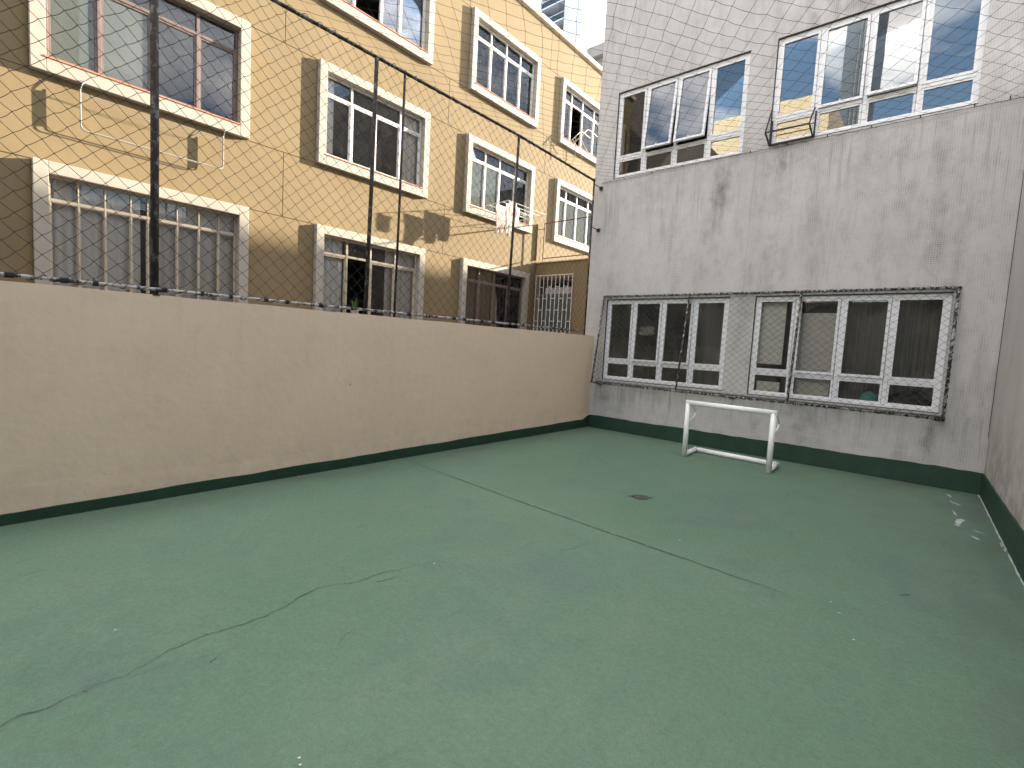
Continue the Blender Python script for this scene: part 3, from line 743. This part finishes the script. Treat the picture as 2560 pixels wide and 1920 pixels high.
# ------------------------------------------------------------------ yellow building
XWALL, XFR = -3.95, -3.85
yb = empty('yellow_building', (-6, -1, -.25), 'three storey yellow rendered apartment block with projecting white window surrounds', 'building')
WY = [(-7.35, -4.775), (-3.595, -1.055), (.11, 2.665), (3.72, 6.28)]
WZ = [(1.70, 3.525), (4.622, 6.43), (7.45, 9.27)]
Y0, Y1, ZT_ = -7.85, 10.5, 10.28
holes = [(a+.14, b-.14, z0+.16, z1-.15) for (a, b) in WY for (z0, z1) in WZ]
wall_mesh('x', XWALL-.012, XWALL-.20, Y0, Y1, -.25, ZT_, holes).build('wall', 'groove', yb)
# rendered panels, scored apart by narrow grooves
gp = .010
rows = []; zprev = -.25
for (z0, z1) in WZ: rows += [(zprev, z0, True), (z0, z1, False)]; zprev = z1
rows.append((zprev, ZT_, True))
def fpanel(y0, y1, z0, z1):
    MB().box(XWALL-.0115, XWALL, y0+gp/2, y1-gp/2, z0+gp/2, z1-gp/2).build('facade_panel', 'yellow', yb, bevel=.003)
for (z0, z1, span) in rows:
    if span:
        cuts = [Y0]+[(WY[i][1]+WY[i+1][0])/2 for i in range(3)]+[7.4, Y1]
    else: cuts = None
    if cuts:
        for i in range(len(cuts)-1): fpanel(cuts[i], cuts[i+1], z0, z1)
    else:
        e = [Y0]+[q for wy in WY for q in wy]+[Y1]
        for i in range(0, len(e), 2): fpanel(e[i], e[i+1], z0, z1)
mb = MB(); mb.box(XWALL-9, XWALL-.2, Y0, Y0+.2, -.25, ZT_); mb.box(XWALL-9, XWALL-.2, Y1-.2, Y1, -.25, ZT_); mb.box(XWALL-9, XWALL-8.8, Y0+.2, Y1-.2, -.25, ZT_); mb.build('outer_walls', 'yellow', yb)
mb = MB()
for z in (.9, 3.95, 6.85): mb.box(XWALL-8.8, XWALL-.2, Y0+.2, Y1-.2, z-.2, z)
mb.box(XWALL-3.2, XWALL-3.1, Y0+.2, Y1-.2, .9, ZT_-.2)
for y in (-4.2, -.5, 3.2): mb.box(XWALL-3.1, XWALL-.21, y-.05, y+.05, .9, ZT_-.2)
mb.build('interior', 'room_mid', yb)
MB().box(XWALL-9.1, XWALL+.0, Y0-.1, Y1+.1, ZT_, ZT_+.10).build('roof', 'roof_grey', yb)
MB().box(XWALL-.1, XWALL+.09, Y0-.1, Y1+.1, ZT_+.02, ZT_+.15).build('roof_coping', 'cornice', yb, bevel=.01)
mb = MB(); mb.box(-4.75, -4.2, 6.45, 7.2, ZT_+.101, 11.2); mb.box(-4.85, -4.1, 6.25, 7.3, 11.2, 11.55)
mb.build('chimney', 'chimney_grey', yb)

def ywin(k, row, mulls, trz, frame, opens, lowpanes=None, glasses=None, thick=.035, mw=.02):
    (a, b), (z0, z1) = WY[k], WZ[row]
    oy0, oy1, oz0, oz1 = a+.148, b-.148, z0+.165, z1-.155
    mb = MB(); xb, xf = XWALL-.15, XFR
    mb.box(xb, xf, a, oy0, z0, z1); mb.box(xb, xf, oy1, b, z0, z1); mb.box(xb, xf, oy0, oy1, oz1, z1); mb.box(xb, xf, oy0, oy1, z0, oz0)
    # outer back portions sit in the hole of the wall
    win = mb.build('window_surround', 'surround', yb, bevel=.006)
    MB().box(XWALL-.12, XFR+.012, oy0-.02, oy1+.02, oz0+.001, oz0+.022).build('sill', 'terracotta', win, bevel=.003)
    gx = XWALL-.05; zb = oz0+.024; t_ = thick
    fr = MB()
    fr.box(gx-.03, gx+.03, oy0+.002, oy0+t_, zb, oz1-.002); fr.box(gx-.03, gx+.03, oy1-t_, oy1-.002, zb, oz1-.002); fr.box(gx-.03, gx+.03, oy0+t_, oy1-t_, oz1-t_, oz1-.002); fr.box(gx-.03, gx+.03, oy0+t_, oy1-t_, zb, zb+t_)
    fr.build('frame', frame, win, bevel=.003)
    ys = [oy0+t_]+list(mulls)+[oy1-t_]
    for y in mulls: MB().box(gx-.026, gx+.032, y-mw, y+mw, zb+t_, oz1-t_).build('mullion', frame, win, bevel=.003)
    for i in range(len(ys)-1):
        p0 = ys[i]+(mw if i else 0); p1 = ys[i+1]-(mw if i < len(ys)-2 else 0)
        if trz:
            MB().box(gx-.024, gx+.03, p0, p1, trz-.022, trz+.022).build('transom', frame, win, bevel=.003)
            MB().box(gx-.004, gx+.001, p0, p1, trz+.022, oz1-t_).build('pane', (glasses or {}).get(('t', i), 'pane_clear'), win)
        zt = trz-.022 if trz else oz1-t_
        if i in opens: continue
        s_ = .028 if mw > .015 else .012; sm_ = MB()
        for q in [(p0, p0+s_, zb+t_, zt), (p1-s_, p1, zb+t_, zt), (p0+s_, p1-s_, zb+t_, zb+t_+s_), (p0+s_, p1-s_, zt-s_, zt)]: sm_.box(gx-.018, gx+.018, q[0], q[1], q[2], q[3])
        sm_.build('sash', frame, win)
        MB().box(gx-.004, gx+.001, p0+s_, p1-s_, zb+t_+s_, zt-s_).build('pane', (glasses or {}).get(i, 'pane_clear'), win)
    return (oy0, oy1, zb, oz1)
fr4 = {i: 'pane_frost' for i in range(4)}
ywin(0, 1, [-6.66, -6.065, -5.49], 5.945, 'brown_frame', set(), glasses={0: 'pane_frost', 1: 'pane_frost', 2: 'pane_clear'})
ywin(0, 0, [-6.90, -6.62, -6.33, -6.13, -5.76, -5.47, -5.19], 3.06, 'cream_frame', set(), thick=.025, mw=.007)
ywin(1, 1, [-2.885, -2.36, -1.75], 5.94, 'white_frame', set())
ywin(1, 0, [-2.905, -2.37, -1.765], 3.045, 'cream_frame', {1})
ywin(2, 1, [.82, 1.355, 1.98], 5.965, 'white_frame', set(), glasses={0: 'pane_frost', 1: 'pane_frost'})
ywin(2, 0, [.79, 1.335, 1.94], 3.055, 'brown_frame', set())
ywin(3, 1, [4.35, 4.95, 5.6], 5.965, 'white_frame', set(), glasses=fr4)
ywin(0, 2, [-6.66, -6.065, -5.49], 8.77, 'white_frame', {2})
ywin(1, 2, [-2.885, -2.30, -1.85], 8.77, 'white_frame', {1})
ywin(2, 2, [.835, 1.40, 1.945], 8.775, 'white_frame', set())
ywin(3, 2, [4.36, 4.95, 5.62], 8.775, 'white_frame', {1})
# curtains
def yc(y0, y1, row, mat, label, amp=.035, waves=8, z0=None, dx=0.):
    return sheet_curtain('curtain', y0, y1, (z0 or WZ[row][0]+.1), WZ[row][1]-.1, XWALL-.13-dx, mat, label, 'curtain', amp, waves, 'x')
yc(-7.3, -6.2, 0, 'curtain_white', 'pale grey curtain filling the half of the lowest window beside the thickest fence post', .03, 8)
yc(-6.08, -4.8, 0, 'curtain_grey', 'grey curtain right of the gap in the lowest window behind the thickest fence post', .04, 9)
yc(-7.3, -6.75, 1, 'curtain_white', 'pale blind behind frosted glass above the empty hanging rack', .01, 3)
yc(-3.5, -2.95, 0, 'curtain_white', 'cream curtain drawn to one side of the open window with the potted plant', .03, 5)
yc(-1.95, -1.1, 0, 'curtain_grey', 'grey curtain on the dark side of the open window with the potted plant', .04, 6)
yc(-1.72, -1.1, 1, 'curtain_grey', 'grey curtain in the white framed window crossed by two fence posts', .035, 5)
yc(-3.5, -3.2, 1, 'curtain_white', 'narrow white curtain edge in the white framed window crossed by two fence posts', .02, 3)
yc(.2, 2.6, 2, 'curtain_mauve', 'long mauve and white curtain in the top floor window', .05, 15)
yc(.22, 2.6, 0, 'curtain_dark', 'dark curtain in the brown framed ground window beside the white grille', .035, 12)
yc(1.9, 2.6, 1, 'curtain_dark', 'dark curtain in the window with the laundry', .035, 5)
yc(.2, .6, 1, 'curtain_white', 'white curtain edge in the window with the laundry', .02, 4)
yc(4.9, 6.2, 1, 'curtain_mauve', 'mauve curtain in the small latticed window above the annex', .03, 9)
# lattice of the window above the annex
lt = empty('window_lattice', (XWALL-.02, 5, 4.8), 'thin diamond lattice grille inside the window above the annex', 'grille')
def l_in(p): return 3.9 < p.x < 6.1 and 4.84 < p.y < 6.25
net_lattice((3.9, 6.1), (4.8, 6.3), (.07, .10), (.07, -.10), lambda p, sg: Vector((XWALL-.10, p.x, p.y)), l_in, .004, 0, 0, 0.).build('lattice', 'brown_frame', lt)

# ------------------------------------------------------------------ annex with white grille
ax = empty('annex', (-2.4, 5, -.25), 'low yellow annex wall in shade with a white barred window', 'annex')
AY = 3.06
wall_mesh('y', AY, AY+.2, XWALL+.001, -.7, -.25, 3.86, [(-3.83, -2.66, 1.5, 3.42)]).build('front_wall', 'yellow', ax)
mb = MB(); mb.box(XWALL+.001, -.7, AY+.2, 9, 3.6, 3.86); mb.box(-.9, -.7, AY+.2, 9, -.25, 3.6); mb.build('roof', 'roof_grey', ax)
MB().box(XWALL+.001, -.65, AY-.05, AY+.15, 3.86, 3.89).build('roof_edge', 'cornice', ax, bevel=.006)
mb = MB(); mb.box(-3.83, -2.66, AY+.9, AY+.95, 1.5, 3.42); mb.build('interior', 'room_dark', ax)
aw = MB(); 
for q in [(-3.83, -3.79, 1.5, 3.42), (-2.70, -2.66, 1.5, 3.42), (-3.79, -2.70, 3.38, 3.42), (-3.79, -2.70, 2.95, 2.99)]: aw.box(q[0], q[1], AY+.06, AY+.10, q[2], q[3])
wf = aw.build('window_frame', 'brown_frame', ax)
MB().box(-3.79, -2.70, AY+.075, AY+.08, 1.5, 2.95).build('pane', 'pane_frost', wf)
MB().box(-3.79, -2.70, AY+.30, AY+.31, 1.5, 3.2).build('blind', 'curtain_grey', wf)
gr = empty('window_grille', (-3.23, AY-.06, 1.5), 'white iron security grille over the annex window', 'grille')
gx0, gx1, gz1 = -3.87, -2.62, 3.485; nb = 10; cw = (gx1-gx0)/(nb-1)
for i in range(nb):
    x = gx0+cw*i; MB().box(x-.008, x+.008, AY-.065, AY-.05, 1.45, gz1).build('bar', 'grille_white', gr)
MB().box(gx0-.012, gx1+.012, AY-.068, AY-.047, gz1, gz1+.02).build('top_bar', 'grille_white', gr)
for i in range(nb-1):
    for k, z in enumerate((3.17, 2.85, 2.53, 2.22, 1.9, 1.62)):
        if (i+k) % 2 == 0: continue
        x = gx0+cw*i; MB().box(x+.008, x+cw-.008, AY-.064, AY-.051, z-.008, z+.008).build('cross_bar', 'grille_white', gr)
for x in (gx0, gx1):
    for z in (3.3, 2.0): MB().box(x-.006, x+.006, AY-.05, AY-.001, z-.006, z+.006).build('anchor', 'grille_white', gr)
rl = empty('guard_rail', (-3, AY+.02, 3.915), 'thin brown pipe guard rail along the annex roof edge', 'railing')
MB().tube([(-3.74, AY+.02, 3.91), (-3.735, AY+.02, 4.97)], .016, 8).build('post', 'pipe_brown', rl)
MB().tube([(-3.735, AY+.02, 4.965), (-1.2, AY+.02, 4.98)], .016, 8).build('rail', 'pipe_brown', rl)
MB().tube([(-3.74, AY+.02, 3.99), (-1.2, AY+.02, 4.0)], .014, 8).build('rail', 'pipe_brown', rl)
MB().tube([(-3.95, AY+.02, 4.82), (-3.70, AY+.02, 4.82)], .011, 8).build('wall_stay', 'pipe_brown', rl)
MB().box(XWALL+.001, XWALL+.06, 2.98, AY-.055, 3.93, 4.95).build('shadow_fin', 'yellow', ax)  # made-up thin fin, shaped to give the dark upright shadow band on the facade

# ------------------------------------------------------------------ racks, laundry, plant
rk = empty('hanging_rack', (-3.82, -6, 4.5), 'empty thin wire clothes rack hung below a yellow facade window', 'rack')
ry0, ry1, rx, zt0, zb0 = -6.885, -5.18, -3.81, 4.56, 4.01
for xo in (0., -.032):
    pts = [(rx+xo, ry0, zt0-.04), (rx+xo, ry0, zb0+.05), (rx+xo, ry0+.015, zb0+.015), (rx+xo, ry0+.05, zb0), (rx+xo, ry1-.05, zb0), (rx+xo, ry1-.015, zb0+.015), (rx+xo, ry1, zb0+.05), (rx+xo, ry1, zt0-.04)]
    MB().tube(pts, .0065, 6).build('frame', 'rack_wire', rk, True)
for y in (ry0, ry1):
    MB().tube([(rx, y, zt0-.04), (rx-.01, y+.02, zt0+.03), (XFR+.02, y+.05, zt0+.09), (XFR-.05, y+.06, zt0+.10), (XFR-.05, y+.06, 4.79)], .0065, 6).build('hook', 'rack_wire', rk, True)
    MB().box(rx-.032, rx, y-.003, y+.003, zb0+.05, zt0-.06).build('side_strip', 'rack_wire', rk)
for k in range(3):
    MB().tube([(rx-.012*k, ry0, zt0-.08-.02*k), (rx-.012*k, (ry0+ry1)/2, zt0-.10-.03*k), (rx-.012*k, ry1, zt0-.08-.02*k)], .0022, 4).build('line', 'rack_wire', rk)

dk = empty('drying_rack', (-3.4, 1.6, 4.75), 'pale wire drying rack folded out from a window and hung with laundry', 'rack')
DX0, DX1, DY0, DY1, DZ = XFR+.01, -2.98, .66, 2.14, 4.86
for y in (DY0, DY1): MB().tube([(DX0-.08, y, 4.84), (DX0, y, DZ), (DX1, y, DZ+.03)], .009, 6).build('arm', 'grille_white', dk)
for x in (DX1, -3.18, -3.40, -3.62): MB().tube([(x, DY0, DZ+.03*(x-DX0)/.8), (x, DY1, DZ+.03*(x-DX0)/.8)], .006, 6).build('rod', 'grille_white', dk)
for y in (DY0, DY1): MB().tube([(-3.3, y, DZ+.015), (XFR+.006, y, 4.66)], .006, 6).build('strut', 'grille_white', dk)
for x in (DX0+.02, -3.7, -3.55): MB().tube([(x, 1.75, DZ+.1), (x, DY1, DZ+.1)], .005, 6).build('rod', 'grille_white', dk)
for y in (1.75, 1.95, DY1): MB().tube([(DX0-.05, y, DZ+.1), (-3.5, y, DZ+.1)], .005, 6).build('rod', 'grille_white', dk)
def garment(x, y0, y1, ztop, outline, mat, label, seed, cat='laundry'):
    """hanging cloth: outline gives (left, right) extents per height step, folded over a rod"""
    rnd = random.Random(seed); mb = MB(); nu = 12; rowsv = []
    n = len(outline)
    for side, xo in ((1, .012), (-1, -.012)):
        base = len(mb.v); 
        for k, (l_, r_, z_) in enumerate(outline):
            for i in range(nu+1):
                u = l_+(r_-l_)*i/nu
                mb.v.append((x+xo+.022*math.sin(u*34+seed+k*.5)*(k/n), y0+(y1-y0)*u, ztop-z_+.006*math.sin(u*20+k)))
        for k in range(n-1):
            for i in range(nu):
                a = base+k*(nu+1)+i; mb.f.append((a, a+1, a+nu+2, a+nu+1))
    for i in range(nu):
        a, b = i, n*(nu+1)+i; mb.f.append((a, a+1, b+1, b))
    return tag(mb.build('garment', mat, None, True), label, cat, None)
garment(-3.40, .68, 1.02, 4.875, [(0, 1, 0), (0, 1, .1), (.05, .98, .25), (.08, .95, .40), (.12, .9, .52), (.1, .8, .62), (.2, .7, .68)], 'cloth_pink', 'pink garment hanging on the drying rack beside the yellow wall', 1)
garment(-3.18, .80, 1.30, 4.885, [(0, 1, 0), (.02, 1, .1), (.05, .97, .22), (.08, .95, .36), (.03, .55, .50), (.05, .42, .62), (.1, .4, .74)], 'cloth_white', 'white shirt hanging unevenly on the outer rods of the drying rack', 2)
garment(-3.40, 1.06, 1.40, 4.875, [(0, 1, 0), (0, 1, .2), (.05, .95, .4), (.12, .85, .55)], 'cloth_white', 'white shorts hanging on the inner rod of the drying rack', 4)
garment(-3.0, .70, .98, 4.895, [(0, 1, 0), (0, 1, .12), (.03, .97, .25), (.06, .96, .33)], 'cloth_pink', 'short pink cloth pegged on the outermost rod of the drying rack', 6)

tk = empty('folding_rack', (-3.6, 4.6, 7.5), 'cream folding rack leaning out of the open top floor window', 'rack')
pts3 = [(-3.62, 4.06, 7.46), (-3.6, 4.63, 8.0), (-3.6, 4.75, 8.10), (-3.6, 4.88, 8.12), (-3.62, 5.33, 8.10)]
for dx in (0., -.25):
    MB().tube([(p[0]+dx, p[1], p[2]) for p in pts3], .012, 6).build('rail', 'cream_frame', tk, True)
    MB().tube([(-3.6+dx, 4.5, 7.84), (-3.6+dx, 4.52, 7.17)], .009, 6).build('leg', 'cream_frame', tk)
    MB().tube([(-3.6+dx, 4.35, 7.72), (-3.6+dx, 4.85, 7.45)], .009, 6).build('brace', 'cream_frame', tk)
for p in pts3[::2]: MB().tube([(p[0], p[1], p[2]), (p[0]-.25, p[1], p[2])], .009, 6).build('rung', 'cream_frame', tk)
lump('lamp', (-4.4, 4.62, 8.6), (.13, .13, .10), 'curtain_white', 'round white lamp hanging inside the open top floor window', 'lamp', 9)

pp = empty('potted_plant', (-3.83, -2.79, 1.89), 'small pale pot with a spiky green plant on the open ground floor window sill', 'plant')
MB().tube([(-3.83, -2.79, 1.887), (-3.83, -2.79, 1.9), (-3.83, -2.79, 2.03), (-3.83, -2.79, 2.035)], .08, 16, True, [.06, .065, .088, .088]).build('pot', 'surround', pp)
simple('leaf', (.10, .17, .03), .5, .3, 20)
rnd = random.Random(4)
for i in range(20):
    a = rnd.uniform(0, 6.28); ln = rnd.uniform(.16, .32); lean = rnd.uniform(.15, 1.0); mb = MB(); vs = []
    d = Vector((math.cos(a), math.sin(a), 0)); s_ = Vector((-d.y, d.x, 0)); base = Vector((-3.83, -2.79, 2.02))
    for k in range(5):
        f_ = k/4; p = base+d*(ln*lean*f_)+Vector((0, 0, ln*(f_-.55*lean*f_*f_))); ww = .016*(1-f_**2)+.001
        vs += [p+s_*ww, p-s_*ww]
    mb.add(vs, [(2*k, 2*k+1, 2*k+3, 2*k+2) for k in range(4)]); mb.build('leaf', 'leaf', pp)

# ------------------------------------------------------------------ tower block seen over the roof
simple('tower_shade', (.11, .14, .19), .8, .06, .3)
simple('tower_face_shaded', (.37, .395, .445), .8, .06, .3)  # bluish: shade on the near faces is put into the colour
simple('fin_grey', (.18, .20, .24), .8)
simple('tower_face_sunlit', (.80, .79, .77), .8, .06, .3)  # paler copy for the end wall: its sunlight is put into the colour
tw = empty('tower_block', (-46, 63, -.25), 'tall pale tower block with balconies rising behind the yellow roof', 'tower')
TX0, TX1, TXB, TY0, TZ = -50.2, -41.5, -45.2, 58.4, 72
MB().box(TXB, TX1-.3, TY0, TY0+16, -.25, TZ).build('core', 'tower_face_shaded', tw)
MB().box(TX1-.3, TX1, TY0+.01, TY0+16, -.25, TZ).build('side_slab', 'tower_face_sunlit', tw)
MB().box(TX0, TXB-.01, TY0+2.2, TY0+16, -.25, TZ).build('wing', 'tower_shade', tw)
MB().box(TX0, TX0+.25, TY0, TY0+2.2, -.25, TZ).build('balcony_wall', 'tower_face_shaded', tw)
for k in range(23):
    z = 2.9*k+1.95
    MB().box(TX0+.25, TXB-.01, TY0-.1, TY0+2.2, z, z+.22).build('balcony_slab', 'tower_face_shaded', tw)
    MB().box(TX0+.25, TXB-.01, TY0-.09, TY0-.06, z+.22, z+1.15).build('balustrade', 'balcony_glass', tw)
    MB().box(TX0+.25, TXB-.01, TY0-.11, TY0-.04, z+1.15, z+1.20).build('handrail', 'alu', tw)
    if k > 8:
        wn = MB(); zc = 2.9*k-.05+1.0; xc = -43.2
        for q in [(xc-.8, xc+.8, zc-.75, zc-.65), (xc-.8, xc+.8, zc+.65, zc+.75), (xc-.8, xc-.7, zc-.65, zc+.65), (xc+.7, xc+.8, zc-.65, zc+.65), (xc-.05, xc+.05, zc-.65, zc+.65), (xc-.7, xc-.05, zc-.05, zc+.05), (xc+.05, xc+.7, zc-.05, zc+.05)]:
            wn.box(q[0], q[1], TY0-.05, TY0-.002, q[2], q[3])
        wo = wn.build('window', 'white_frame', tw)
        MB().box(xc-.7, xc+.7, TY0-.02, TY0-.006, zc-.65, zc+.65).build('pane', 'alu_grey', wo)
        wn = MB()
        for yc_ in (TY0+3.5, TY0+7.5):
            wn.box(TX1+.002, TX1+.05, yc_-.4, yc_+.4, zc-.5, zc+.5)
        wn.build('window', 'alu_grey', tw)

# ------------------------------------------------------------------ neighbours behind the camera (they show in the window glass)
simple('cream_render', (.66, .57, .42), .85, .1, .4)
simple('dark_band', (.12, .11, .10), .8)
cb = empty('cream_building', (-8, -40, -.25), 'cream apartment building with dark vertical window bands behind the court', 'building')
MB().box(-13.2, -5.25, -46, -35, -.25, 21.3).build('wing', 'cream_render', cb)
MB().box(-5.25, -2.6, -46, -34.8, -.25, 21.4).build('wing', 'cream_render', cb)
MB().box(-6.6, -5.3, -40, -36, 21.3, 22.0).build('roof_block', 'cream_render', cb)
for i in range(5):
    x = -12.2+i*1.9
    for z in range(2, 20, 3): MB().box(x, x+.9, -35.0 if x < -5 else -34.8, (-35.0 if x < -5 else -34.8)+.03, z-1.4, z+.6).build('window_band', 'dark_band', cb)
rt_ = empty('slim_tower', (-4.4, -60, -.25), 'slim grey tower with pale vertical fins behind the court', 'tower')
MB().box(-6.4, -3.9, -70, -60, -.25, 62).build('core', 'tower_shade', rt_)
for i in range(3): MB().box(-5.0+i*.38, -4.86+i*.38, -59.99, -59.7, 0, 62).build('fin', 'fin_grey', rt_)
# block far towards the sun whose roof edge shades the foot of the facade
fb = empty('far_block', (19, 36, -.25), 'plain long grey block far beyond the grey building', 'building')
MB().box(8, 30, 22, 50, -.25, 13.75).build('wall', 'concrete', fb)
MB().box(7.9, 30.2, 21.9, 50.2, 13.75, 13.9).build('roof', 'roof_grey', fb)

rb = empty('rear_building', (2, -15, -.25), 'low dark brown building with dim openings behind the court', 'building')
simple('rear_brown', (.16, .14, .12), .8, .2, .6)
MB().box(-3, 12, -20, -14.6, -.25, 4.25).build('wall', 'rear_brown', rb)
for i in range(5): MB().box(-1.5+i*2.4, -.1+i*2.4, -14.6, -14.55, .8, 2.6).build('opening', 'room_dark', rb)
nb_ = empty('brown_building', (-9, -14, -.25), 'dark brown neighbour building beyond the end of the yellow block', 'building')
MB().box(-13, -4.6, -22, -8.0, -.25, 12.0).build('wall', 'rear_brown', nb_)

rr = empty('sky_blocker', (17, -24, -.25), 'unseen pale grey block added behind the side wall to hold back sky light', 'building')  # unseen block added to cut sky light on the upper wall and facade
MB().box(9, 25, -42, -5, -.25, 24).build('wall', 'concrete', rr)
MB().box(8.9, 25.1, -42.1, -4.9, 24, 24.3).build('roof', 'roof_grey', rr)
for i in range(8):
    for k in range(7): MB().box(8.95, 9.0, -40+i*4.4, -38.2+i*4.4, 2+k*3.1, 3.5+k*3.1).build('window', 'alu_grey', rr)
